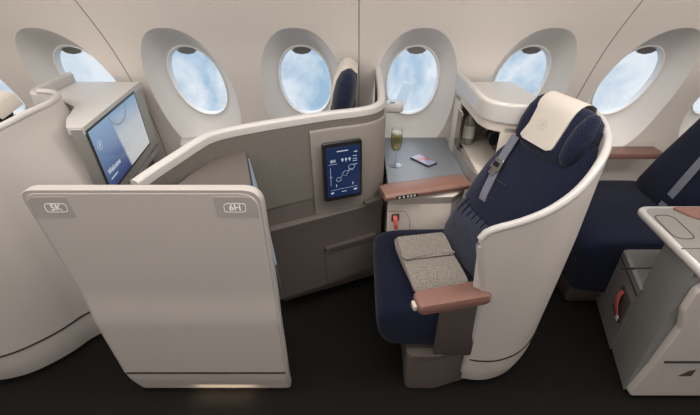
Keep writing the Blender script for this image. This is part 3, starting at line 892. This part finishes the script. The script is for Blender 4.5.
ph = thing('smartphone', 'smartphone with pink and blue wallpaper lying on the slate console', 'phone', (.359, 1.915, ZT))
Rz = Matrix.Rotation(math.radians(-52), 4, 'Z')
pu, pv = Rz.to_3x3() @ Vector((1, 0, 0)), Rz.to_3x3() @ Vector((0, 1, 0))
pts = [(-.072, -.036), (.072, -.036), (.072, .036), (-.072, .036)]
bm = bmesh.new(); plate(bm, poly_round(pts, .009), 0.0003, .0085, ((0, 0, 0), pu, pv, (0, 0, 1)), .0015); obj('body', bm, M['black'], ph)
def wall_mat():
    m = bpy.data.materials.new('phone_wallpaper'); m.use_nodes = True; n = m.node_tree; b = n.nodes['Principled BSDF']
    t = n.nodes.new('ShaderNodeTexCoord'); x = n.nodes.new('ShaderNodeTexNoise'); x.inputs['Scale'].default_value = 16; x.inputs['Detail'].default_value = 1
    r = n.nodes.new('ShaderNodeValToRGB'); r.color_ramp.elements[0].position = .4; r.color_ramp.elements[0].color = (.45, .13, .15, 1)
    r.color_ramp.elements[1].position = .6; r.color_ramp.elements[1].color = (.30, .34, .48, 1)
    n.links.new(t.outputs['Object'], x.inputs['Vector']); n.links.new(x.outputs['Fac'], r.inputs['Fac'])
    n.links.new(r.outputs['Color'], b.inputs['Emission Color']); b.inputs['Emission Strength'].default_value = .7
    b.inputs['Base Color'].default_value = (.02, .02, .02, 1); b.inputs['Roughness'].default_value = .15
    return m
bm = bmesh.new(); plate(bm, poly_round([(x * .94, y * .88) for x, y in pts], .006), .0085, .0092, ((0, 0, 0), pu, pv, (0, 0, 1)), .0002); obj('screen', bm, wall_mat(), ph)

# window ledge pods
def pod(x, y, z, ang, label, sx=1.0):
    p = thing('window_ledge_pod', label, 'ledge pod', (x, y, z))
    R_ = Matrix.Rotation(ang, 3, 'Z'); bm = bmesh.new()
    plate(bm, poly_round([(-.09 * sx, -.05), (.065 * sx, -.05), (.065 * sx, .06), (-.09 * sx, .06)], [.03, .045, .01, .01], 8), -.022, .02, ((0, 0, 0), R_ @ Vector((1, 0, 0)), R_ @ Vector((0, 1, 0)), (0, 0, 1)), .006)
    q = obj('body', bm, M['rim'], p, angle=60)
    bm = bmesh.new(); plate(bm, poly_round([(-.012, -.012), (.016, -.012), (.016, .010), (-.012, .010)], .003), .02, .0225, ((0, 0, 0), R_ @ Vector((1, 0, 0)), R_ @ Vector((0, 1, 0)), (0, 0, 1)), .0006)
    obj('button', bm, M['dtaupe'], q); return p
pod(.185, 2.10, .950, 0, 'beige rounded pod with dark button below the window above the glass')

# ------------------------------------------------------------------ STORAGE CABINET beside the aisle seat
def build_cabinet(xr, monitor, label, path, tp):
    root = thing('storage_cabinet', label, 'cabinet')
    pl = spline(path, 5)
    if not monitor:
        # left wall with an opening: build as posts around the opening
        bm = sweep_plan(pl, lambda i, s: [(-.006, 1.00), (-.006, 1.06), (.006, 1.06), (.006, 1.00)])
        obj('upper_band', bm, M['cream'], root)
        sub = [p for p in pl if p.x > .615]
        bm = sweep_plan(sub, lambda i, s: [(-.006, .69), (-.006, 1.02), (.006, 1.02), (.006, .69)])
        obj('front_panel', bm, M['cream'], root)
        sub = [p for p in pl if 2.0 < p.y]
        bm = sweep_plan(sub, lambda i, s: [(-.006, .69), (-.006, 1.02), (.006, 1.02), (.006, .69)])
        obj('rear_post', bm, M['cream'], root)
        bm = bmesh.new(); rings = []
        sub = [p for p in pl if p.y < 2.02]
        bm = sweep_plan(sub, lambda i, s: [(-.009, .702), (-.009, .765), (.009, .765), (.009, .702)])
        obj('sill', bm, M['satin'], root)
        bm = bmesh.new(); box(bm, (.575, 1.62, .765), (.728, 2.08, .78), .001); obj('shelf', bm, M['cream'], root)
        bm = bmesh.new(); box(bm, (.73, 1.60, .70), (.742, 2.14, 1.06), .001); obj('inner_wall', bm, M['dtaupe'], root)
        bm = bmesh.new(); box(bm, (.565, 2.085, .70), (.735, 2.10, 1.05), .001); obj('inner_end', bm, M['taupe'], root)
    else:
        bm = sweep_plan(pl, lambda i, s: [(-.006, .30), (-.006, 1.06), (.006, 1.06), (.006, .30)])
        obj('side_panel', bm, M['cream'], root)
    bm = sweep_plan(pl, lambda i, s: rounded_top(.034, 1.045, 1.13, .015)); obj('rim', bm, M['rim'], root)
    bm = bmesh.new()
    loft(bm, [[(x, y, 1.05) for x, y in tp], [(x, y, 1.078) for x, y in tp], [(x * .999, y, 1.08) for x, y in tp]])
    obj('top_surface', bm, M['toplam'], root, smooth=False)
    if monitor:
        a_, b_ = Vector((xr - .01, 2.125)), Vector((xr + .092, 1.44))
        u_ = (b_ - a_).normalized(); n_ = Vector((-u_.y, u_.x))
        if n_.x < 0: n_ = -n_
        u3, n3 = Vector((-u_.x, -u_.y, 0)), Vector((n_.x, n_.y, 0)); o3 = Vector((b_.x, b_.y, 0)); Lm = (b_ - a_).length
        # viewed from the seat: u3 runs towards the wall = to the viewer's right
        bm = bmesh.new(); plate(bm, poly_round([(0, .72), (Lm, .72), (Lm, 1.0745), (0, 1.0745)], .004), -.05, 0, (o3, u3, (0, 0, 1), n3), .003)
        bd = obj('monitor_frame', bm, M['satin'], root, angle=30)
        x0, x1, z0, z1 = .022, .565, .775, 1.052
        bm = bmesh.new(); plate(bm, poly_round([(x0 - .012, z0 - .012), (x1 + .012, z0 - .012), (x1 + .012, z1 + .010), (x0 - .012, z1 + .010)], .006), 0, .003, (o3, u3, (0, 0, 1), n3), .001)
        obj('bezel', bm, M['black'], bd)
        bm = bmesh.new(); f = [bm.verts.new(o3 + u3 * x + n3 * .0036 + Vector((0, 0, z))) for x, z in ((x0, z0), (x1, z0), (x1, z1), (x0, z1))]
        face = bm.faces.new(f); uvl = bm.loops.layers.uv.new('UVMap')
        for lp, uv in zip(face.loops, ((0, 0), (1, 0), (1, 1), (0, 1))): lp[uvl].uv = uv
        me = bpy.data.meshes.new('screen'); bm.to_mesh(me); bm.free(); me.materials.append(M['screen_sky'])
        sc = bpy.data.objects.new('screen', me); C.objects.link(sc); sc.parent = bd
        fs = lambda x, z: (o3 + u3 * x + n3 * .004 + Vector((0, 0, z)), u3, (0, 0, 1), n3)
        text('welcome_text', 'Welcome', .034, fs(x0 + .095, z0 + .075), M['whiteglow'], sc)
        bm = bmesh.new(); ring2d(bm, [(x0 + .032, z0 + .042), (x0 + .105, z0 + .042)], .006, .0004, (o3 + n3 * .004, u3, (0, 0, 1), n3), False); obj('caption_line', bm, M['whiteglow'], sc)
        bm = bmesh.new(); crane(bm, fs(x0 + .045, z1 - .075), .020, .002); obj('emblem', bm, M['whiteglow'], sc)
        bm = bmesh.new(); ring2d(bm, ellipse(x0 + .30, z1 + .005, .105, .075, 20, PI * 1.03, PI * 1.97, True), .007, .0006, (o3 + n3 * .004, u3, (0, 0, 1), n3), False)
        obj('window_arc', bm, M['blueglow'], sc)
        # shelf lip below screen, darker stowage below
        bm = bmesh.new(); plate(bm, [(.0, .69), (Lm, .69), (Lm, .715), (.0, .715)], -.05, .008, (o3, u3, (0, 0, 1), n3), .003); obj('lower_lip', bm, M['satin'], root)
        bm = bmesh.new(); plate(bm, [(.0, .30), (Lm, .30), (Lm, .69), (.0, .69)], -.30, -.06, (o3, u3, (0, 0, 1), n3), .003); obj('lower_body', bm, M['dtaupe'], root)
    return root
cab = build_cabinet(.84, False, 'cream open storage cabinet with pale rim between table and navy seat',
                    [(.545, 2.115), (.553, 1.95), (.558, 1.80), (.562, 1.70), (.59, 1.63), (.66, 1.592), (.735, 1.585)],
                    [(.56, 2.12), (.84, 2.12), (.875, 1.80), (.80, 1.60), (.66, 1.60), (.60, 1.64), (.57, 1.72)])
# things kept in the cabinet
wbt = thing('water_bottle', 'water bottle with pale label standing in the open cabinet', 'bottle', (.606, 1.985, .781))
bm = bmesh.new(); lathe(bm, [(.027, 0), (.031, .004), (.031, .11), (.028, .13), (.016, .155), (.013, .17), (.013, .185)], (0, 0, 0)); obj('body', bm, M['bottle'], wbt)
bm = bmesh.new(); lathe(bm, [(.0318, .035), (.0318, .105)], (0, 0, 0), cap=False); obj('label', bm, M['label'], wbt)
bm = bmesh.new(); lathe(bm, [(.0155, .183), (.0155, .206), (.013, .208)], (0, 0, 0)); obj('cap', bm, M['cream'], wbt)
hd = thing('headphones', 'dark headphones hanging inside the open storage cabinet', 'headphones', (.665, 1.80, .91))
bm = bmesh.new(); tube(bm, [(0, .045 * math.cos(t), .065 * math.sin(t)) for t in [PI * k / 14 for k in range(15)]], .006, 8); obj('headband', bm, M['dtaupe'], hd)
for s in (-1, 1):
    bm = bmesh.new(); pad(bm, [((0, s * .05, -.01), (.026, 0, 0), (0, 0, .034), 2), ((0, s * .030, -.01), (.028, 0, 0), (0, 0, .036), 2), ((0, s * .022, -.01), (.02, 0, 0), (0, 0, .028), 2)], 16); obj('ear_cup', bm, M['black'], hd)
mr = thing('cabinet_mirror_door', 'narrow smoked mirror door at the window end of the open cabinet', 'cabinet door', (.538, 1.93, 0))
bm = bmesh.new(); plate(bm, poly_round([(-.045, .78), (.045, .78), (.045, .985), (-.045, .985)], .018), 0, .010, ((0, 0, 0), (0, 1, 0), (0, 0, 1), (-1, 0, 0)), .003); obj('panel', bm, M['mirror'], mr)

# ------------------------------------------------------------------ copies towards the left
PER = 2.22
sh2 = build_shell(.19); sh2.location = (-2.205, 0, 0)
sh2['label'] = 'curved warm grey seat shell at the left edge, left of the 5K mark'
st2_ = copy_tree(seat); st2_.location = (-2.26, 0.01, 0)
st2_['label'] = 'navy seat at the far left edge, mostly hidden inside its grey shell'
cabL = build_cabinet(.955, True, 'pale rimmed cabinet carrying the large welcome screen, far left',
                     [(.575, 2.13), (.583, 2.02), (.592, 1.92), (.605, 1.84), (.635, 1.775), (.70, 1.757)],
                     [(.60, 2.12), (.9465, 2.12), (1.049, 1.44), (.985, 1.44), (.915, 1.55), (.89, 1.62), (.855, 1.70), (.78, 1.757), (.66, 1.78), (.62, 1.83)])
cabL.location = (-2.15, 0, 0)
pod(-.935, 2.06, .745, math.radians(20), 'beige rounded pod with dark slot below the second window from the left', 1.1)

# ------------------------------------------------------------------ WINDOW SEATS
def build_window_seat(tx=.30, tz=1.12):
    root = thing('airline_seat', 'x', 'seat')
    # local: seat faces -x; origin on floor below the backrest foot
    bm = bmesh.new()
    pp = [(.10, .44), (.04, .468), (-.2, .470), (-.42, .468), (-.52, .458), (-.575, .43), (-.595, .38), (-.585, .30), (-.56, .20), (-.50, .13), (.10, .13)]
    rings = []
    for y, k in ((-.33, .88), (-.324, .95), (-.31, .985), (-.285, 1), (0, 1.005), (.285, 1), (.31, .985), (.324, .95), (.33, .88)):
        rings.append([(-.24 + (p[0] + .24) * (1 - (1 - k) * .6), y, .3 + (p[1] - .3) * k) for p in spline(pp + [pp[0]], 3)[:-1]])
    loft(bm, rings); obj('seat_cushion', bm, M['navys'], root)
    B = Vector((.02, 0, .42)); T = Vector((tx, 0, tz)); up = (T - B).normalized(); w = Vector((0, -1, 0)); n = Vector((-up.z, 0, up.x))
    bm = bmesh.new()
    pad(bm, [(B.lerp(T, t) + n * o, w * hw, n * th, 3) for t, hw, th, o in ((-.03, .22, .02, 0), (0, .27, .05, 0), (.1, .285, .065, .01), (.3, .28, .06, .012), (.6, .27, .05, 0), (.85, .25, .046, 0), (.96, .21, .038, 0), (1, .15, .02, 0))], 36)
    obj('backrest', bm, M['navys'], root, angle=80)
    bm = bmesh.new(); c = T + up * .03 + n * .03
    pad(bm, [(c + up * t, w * hw, n * th, 2.6) for t, hw, th in ((-.20, .10, .015), (-.18, .17, .04), (-.10, .20, .055), (0, .205, .058), (.07, .19, .052), (.11, .16, .038), (.13, .11, .015))], 32)
    h = obj('headrest', bm, M['navy'], root, angle=80)
    bm = bmesh.new(); rings = []
    for t, d in ((-.06, .052), (0, .064), (.07, .058), (.11, .044), (.135, .018), (.138, -.006), (.12, -.032)):
        rings.append([c + up * t + w * x + n * (d + (0 if abs(x) > .1 else .003)) for x in (-.105, -.1, -.05, 0, .05, .1, .105)] + [c + up * t * .97 + w * x + n * (d - .012) for x in (.105, -.105)])
    loft(bm, rings); obj('headrest_cover', bm, M['cover'], h, angle=60)
    # shoulder belt
    bm = bmesh.new(); rings = []
    for k in range(12):
        t = .95 - .90 * k / 11; q = B.lerp(T, t) + n * (.066 + .012 * math.sin(PI * (1 - t))) + w * (.02 - .04 * t)
        rings.append([q - w * .024, q + w * .024, q + w * .024 + n * .003, q - w * .024 + n * .003])
    loft(bm, rings); obj('shoulder_belt', bm, M['belt'], root)
    bm = bmesh.new(); plate(bm, poly_round([(-.54, -.27), (.05, -.27), (.05, .27), (-.54, .27)], .03), .004, .14, ((0, 0, 0), (1, 0, 0), (0, 1, 0), (0, 0, 1)), .004); obj('base', bm, M['dtaupe'], root)
    return root
ws1 = build_window_seat(.15, 1.05); ws1.location = (-.20, 1.95, 0)
ws1['label'] = 'navy window seat with cream headrest top rising behind the tablet partition'
ws2 = build_window_seat(); ws2.location = (1.72, 1.80, 0)
ws2['label'] = 'wide navy window seat at the right edge behind the low console'
# pink wall armrest of the right window seat
wa = thing('wall_armrest', 'terracotta wall armrest beside the right window seat', 'armrest', (1.70, 2.19, .605))
bm = bmesh.new(); plate(bm, poly_round([(-.24, -.055), (.19, -.055), (.19, .06), (-.24, .06)], [.02, .02, .005, .005]), 0, .035, ((0, 0, 0), (1, 0, 0), (0, 1, 0), (0, 0, 1)), .007); obj('armrest_pad', bm, M['pink'], wa, angle=60)
bm = bmesh.new(); box(bm, (-.24, -.03, -.19), (-.155, .05, 0), .004); obj('support', bm, M['dtaupe'], wa)

# ------------------------------------------------------------------ RIGHT LOW CONSOLE
rc = thing('low_console', 'low pale console with terracotta top and white end panel, bottom right', 'console', (0, 0, 0))
bm = bmesh.new()
hp = [(1.19, .985), (1.262, 1.215), (1.80, 1.215), (1.80, .985)]
loft(bm, [[(x, y, .02) for x, y in hp], [(x - (.02 if x < 1.3 else 0), y, .725) for x, y in hp]]); obj('body', bm, M['side'], rc, smooth=False)
bm = bmesh.new(); lp = [(1.248, 1.20), (1.38, 1.63), (1.60, 1.63), (1.60, 1.20)]
loft(bm, [[(x, y, .02) for x, y in lp], [(x - (.012 if x < 1.4 else 0), y, .425) for x, y in lp], [(x + (.004 if x < 1.4 else 0), y, .432) for x, y in lp]]); lb = obj('stowage_box', bm, M['side'], rc, smooth=False)
su = Vector((.127, .40, 0)).normalized(); sn = Vector((-su.y, su.x, 0))
fs2 = (Vector((1.236, 1.20, 0)), su, Vector((0, 0, 1)), sn)
bm = bmesh.new(); box(bm, (1.225, 1.33, .426), (1.60, 1.336, .434), 0); 
obj('lid_seam', bm, M['groove'], lb)
bm = bmesh.new(); plate(bm, [(.0, .385), (.40, .385), (.40, .392), (.0, .392)], .0, .003, fs2, .0005); obj('groove_line', bm, M['groove'], lb)
bm = bmesh.new(); plate(bm, poly_round([(.02, .18), (.14, .18), (.14, .33), (.02, .33)], .01), -.002, .0035, fs2, .001)
sl = obj('strap_recess', bm, M['dtaupe'], lb)
bm = bmesh.new(); pts = spline([(.105, .315, .006), (.09, .29, .020), (.065, .25, .022), (.045, .215, .012)], 4)
loft(bm, [[fs2[0] + su * (p[0] - .014) + Vector((0, 0, p[1] + .006)) + sn * p[2], fs2[0] + su * (p[0] + .014) + Vector((0, 0, p[1] - .006)) + sn * p[2], fs2[0] + su * (p[0] + .014) + Vector((0, 0, p[1] - .006)) + sn * (p[2] + .003), fs2[0] + su * (p[0] - .014) + Vector((0, 0, p[1] + .006)) + sn * (p[2] + .003)] for p in pts])
q = obj('pull_strap', bm, M['red'], sl); q['label'] = 'red pull strap'
bm = bmesh.new(); box(bm, (-.012, 0, -.012), (.012, .006, .014), .002, 2, Matrix.Translation(fs2[0] + su * .035 + sn * .01 + Vector((0, 0, .205))) @ Matrix.Rotation(math.atan2(su.y, su.x), 4, 'Z')); obj('strap_tip', bm, M['cream'], sl)
# top slab with rounded corner
bm = bmesh.new(); tp = poly_round([(1.165, .955), (1.86, .955), (1.86, 1.375), (1.190, 1.375)], [.01, .01, .02, .05], 8)
plate(bm, tp, .722, .752, ((0, 0, 0), (1, 0, 0), (0, 1, 0), (0, 0, 1)), .007); ts = obj('top_slab', bm, M['rim'], rc, angle=60)
bm = bmesh.new(); tp = poly_round([(1.188, .985), (1.85, .985), (1.85, 1.352), (1.210, 1.352)], [.01, .01, .02, .04], 8)
plate(bm, tp, .75, .7545, ((0, 0, 0), (1, 0, 0), (0, 1, 0), (0, 0, 1)), .001); obj('top_inlay', bm, M['satin'], ts)
bm = bmesh.new(); tp = poly_round([(1.325, 1.350), (1.36, 1.285), (1.40, 1.255), (1.50, 1.24), (1.86, 1.24), (1.86, 1.355)], [.01, .03, .03, .03, .0, .01], 5)
plate(bm, tp, .752, .764, ((0, 0, 0), (1, 0, 0), (0, 1, 0), (0, 0, 1)), .003); obj('leather_pad', bm, M['pink'], ts)
bm = bmesh.new(); ring2d(bm, poly_round([(1.20, 1.14), (1.28, 1.14), (1.295, 1.30), (1.215, 1.30)], .035, 6), .005, .0012, ((0, 0, .7545), (1, 0, 0), (0, 1, 0), (0, 0, 1))); obj('oval_cover', bm, M['dtaupe'], ts)
bm = bmesh.new(); box(bm, (1.18, 1.082, .7542), (1.85, 1.085, .7550), 0); obj('slab_seam', bm, M['groove'], ts)
bm = bmesh.new(); ring2d(bm, ellipse(1.345, 1.02, .022, .018, 20), .003, .0012, ((0, 0, .7545), (1, 0, 0), (0, 1, 0), (0, 0, 1))); obj('round_button', bm, M['taupe'], ts)
# white end panel facing the aisle
pf = ((0, .985, 0), (1, 0, 0), (0, 0, 1), (0, -1, 0))
ol = poly_round([(1.195, .02), (1.90, .02), (1.90, .82), (1.30, .80), (1.225, .715), (1.190, .66), (1.190, .56), (1.222, .46), (1.215, .20)], [.02, 0, 0, .04, .03, .03, .03, .02, .02], 6)
bm = bmesh.new(); plate(bm, ol, 0, .03, pf, .005); ep = obj('end_panel', bm, M['panel'], rc, angle=40)
bm = bmesh.new(); box(bm, (1.245, .950, .262), (1.90, .957, .272), 0); obj('kick_seam', bm, M['groove'], ep)
bm = bmesh.new(); plate(bm, [(1.345, .17), (1.40, .17), (1.40, .215), (1.375, .205)], .03, .032, pf, .0005); obj('mark', bm, M['dtaupe'], ep)
